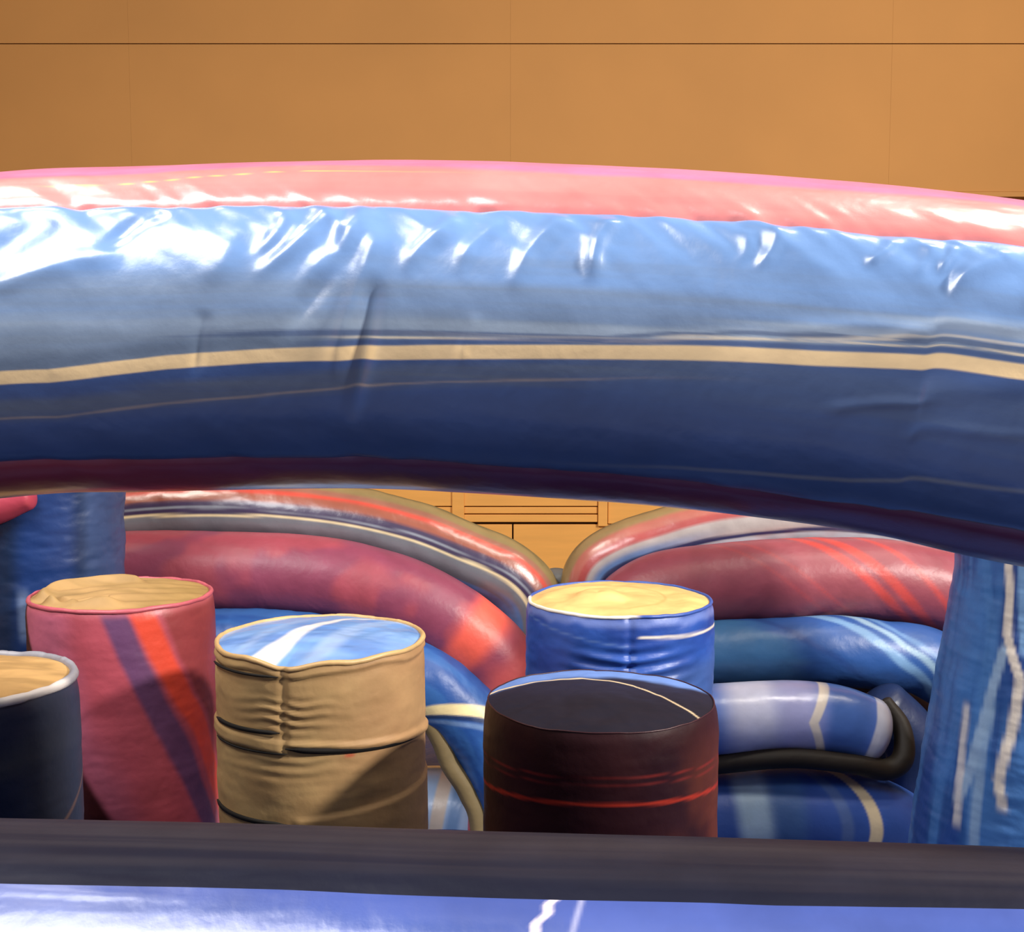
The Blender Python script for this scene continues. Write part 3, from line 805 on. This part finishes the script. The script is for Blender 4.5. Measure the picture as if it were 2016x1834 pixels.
tube_part('shade_strip', [(1350, 1512), (1430, 1502), (1560, 1492), (1680, 1504), (1745, 1514), (1778, 1490), (1775, 1430), (1745, 1380)], [3.95, 3.93, 3.90, 3.90, 3.93, 3.95, 4.0, 4.03], [20, 20, 20, 20, 22, 22, 18, 12], trl,
          lambda S, TH, px: full(L(34, 27, 20), S.shape), MATT, 'dark gap between the tubes, its shade put in as a brown strip', n=200, nt=40)  # shaded gap between the tubes, filled with a dark tube
tube_part('foot_tube', [(1330, 1860), (1560, 1850), (1760, 1860), (1830, 1900)], 4.0, 125, trl, lambda S, TH, px: full(L(34, 52, 100), S.shape), SATIN, n=200, nt=50)
tube_part('side_tube', [(1735, 1392), (1790, 1450), (1805, 1530), (1805, 1850)], 4.15, 58, trl, lambda S, TH, px: full(L(26, 40, 76), S.shape), SATIN, n=160, nt=50)
tube_part('back_tube', [(1560, 1400), (1700, 1400), (1780, 1430), (1830, 1520)], 4.85, 80, trl, lambda S, TH, px: full(L(30, 48, 88), S.shape), SATIN, n=160, nt=50)

tll = empty('inflatable_roll', tuple(P(880, 1600, 4.62) * [1, 1, 0] + [0, 0, .12]), 'pale blue and white tube seen between the tan and the maroon pillar', 'inflatable roll')
def pale_print(S, TH, px):
    C = full(L(175, 208, 248), S.shape)
    C = mix(C, full(L(226, 214, 200), S.shape), band(px - 862 - TH * .28, 13, 3))
    C = mix(C, full(L(90, 140, 200), S.shape), band(px - 893 - TH * .28, 12, 6) * .7)
    return C
tube_part('tube', [(600, 1610), (760, 1605), (860, 1602), (960, 1604), (1020, 1610)], 4.62, 95, tll, pale_print, GLOSS, n=200, nt=90, disp=vinyl_wr(9, .006, 8))
tube_part('lower_tube', [(600, 1770), (860, 1765), (1020, 1770)], 4.65, 90, tll, lambda S, TH, px: full(L(50, 64, 100), S.shape), SATIN, n=100, nt=60)

# upright columns
def column(name, label, pxs, pys, rpx, Y, prt, mat=SATIN, seed=1):
    c0 = P(pxs[-1], pys[-1], Y)
    t = empty(name, (c0[0], Y, .12), label, 'inflatable column')
    pts = []
    for x, y, r in zip(pxs, pys, rpx):
        c = P(x, y, Y); pts.append([c[0], Y, c[2], r / FPX * Y])
    q, s = spline(pts, 500)
    ph = np.linspace(-math.pi, math.pi, 240, endpoint=False)
    PH = ph[None] + 0 * q[:, :1]; Z = q[:, 2:3] + 0 * PH
    R = q[:, 3:4] + .010 * fbm(PH * 2, Z * 14, seed, 3) + .004 * fbm(PH * 4, Z * 40, seed + 3, 2)
    V = np.stack([q[:, 0:1] + R * np.sin(PH), Y - R * np.cos(PH), np.maximum(Z, .12)], -1)
    C = prt(np.degrees(PH), Z)
    k = np.linspace(0.02, 1, 16)[:, None, None]
    ctr = np.array([q[0, 0], Y, q[0, 2]])
    top = ctr + (V[:1] - ctr) * k; top[..., 2] += .05 * (1 - k[..., 0] ** 2)
    V = np.concatenate([top, V], 0); C = np.concatenate([np.repeat(C[:1], 16, 0), C], 0)
    grid('body', V, C, mat, t, closed=True, flip=True)
    return t
def rcol_print(x, z):
    n = fbm(x * .03, z * 3, 201, 3); n2 = fbm(x * .09, z * 1.6, 202, 3)
    C = full(L(40, 80, 142), x.shape)
    C = mix(C, full(L(70, 122, 185), x.shape), step(n2 - .03, .08) * .7)
    C = mix(C, full(L(30, 60, 130), x.shape), step(-n2 - .10, .05) * .6)
    def ln(pp, w, c, st):
        nonlocal C
        zz, aa = [], []
        for x_, y in pp:
            X0 = (2088 - (y - 1120) / 60 - 1008) / 2400 * 3.3; R_ = np.interp(y, [700, 950, 1120, 1300, 1500, 1760], [190, 195, 200, 228, 258, 298]) / 2400 * 3.3
            f_ = np.radians(np.arange(-110, 0, .5)); xx = 1008 + 2400 * (X0 + R_ * np.sin(f_)) / (3.3 - R_ * np.cos(f_))
            k = int(np.argmin(np.abs(xx - x_))); aa.append(math.degrees(f_[k])); zz.append(1.95 - (y - 700) / 2400 * (3.3 - R_ * math.cos(f_[k])))
        xc = np.interp(z, zz[::-1], aa[::-1]); m = band(x - xc - 3 * n, w, .8) * step(z - zz[-1], .02) * step(zz[0] - z, .02) * st
        C = mix(C, full(L(*c), x.shape), m)
    ln([(1935, 1080), (1945, 1250), (1925, 1400), (1900, 1690)], 3.0, (70, 120, 180), .7)
    ln([(1975, 1280), (1952, 1350), (1932, 1420), (1903, 1520), (1872, 1600)], 2.6, (150, 178, 205), .85)
    ln([(1945, 1400), (1918, 1530), (1898, 1700)], 2.4, (140, 170, 200), .8)
    ln([(1985, 1060), (1985, 1120), (1980, 1260), (2004, 1350), (1987, 1450), (1955, 1560), (1965, 1620)], 2.3, (225, 215, 200), .95)
    ln([(1895, 1400), (1882, 1520), (1866, 1650)], 2.0, (205, 202, 200), .85)
    ln([(2012, 1060), (2010, 1200), (2016, 1300)], 2.6, (125, 170, 215), .8)
    return C
column('inflatable_column', 'thick blue inflatable column with white marbling at the right edge', [2095, 2090, 2088, 2085, 2080, 2078], [700, 950, 1120, 1300, 1500, 1760], [190, 195, 200, 228, 258, 298], 3.3, rcol_print, SATIN, 3)
def lcol_print(x, z):
    n = fbm(x * .03, z * 3, 211, 3)
    C = full(L(22, 42, 74), x.shape)
    C = mix(C, full(L(26, 56, 114), x.shape), band(x - 22, 20, 8))
    C = mix(C, full(L(70, 92, 140), x.shape), step(x - 48, 6) * .6)
    C = mix(C, full(L(120, 140, 175), x.shape), band(x - 6 - n * 10, 4, 3) * band(z - 1.17, .07, .03) * .8)
    return C
column('inflatable_column', 'plain dark blue inflatable column at the left edge behind the pillars', [88, 88, 88, 88], [600, 1000, 1300, 1760], [152, 152, 152, 156], 3.85, lcol_print, SATIN, 6)
tp = empty('inflatable_tube', tuple(P(-60, 1000, 3.6)), 'short red tube end entering at the left edge under the overhead arch', 'inflatable tube')
tube_part('tube', [(-420, 1010), (-250, 1008), (-100, 1002), (-20, 992), (52, 975)], 3.6, [52, 52, 50, 44, 30], tp, lambda S, TH, px: full(L(176, 66, 84), S.shape), SATIN, n=160, nt=60, disp=vinyl_wr(12, .004, 8))
tj = empty('inflatable_tube', tuple(P(1090, 1200, 4.75) * [1, 1, 0] + [0, 0, .12]), 'dusky pink upright tube in the gap where the rear arches meet', 'inflatable tube')
tube_part('tube', [(1098, 1138), (1092, 1220), (1088, 1780)], 4.72, [34, 40, 44], tj, lambda S, TH, px: mix(full(L(178, 88, 92), S.shape), full(L(120, 120, 120), S.shape), step(.03 - S, .02)), SATIN, n=160, nt=50)
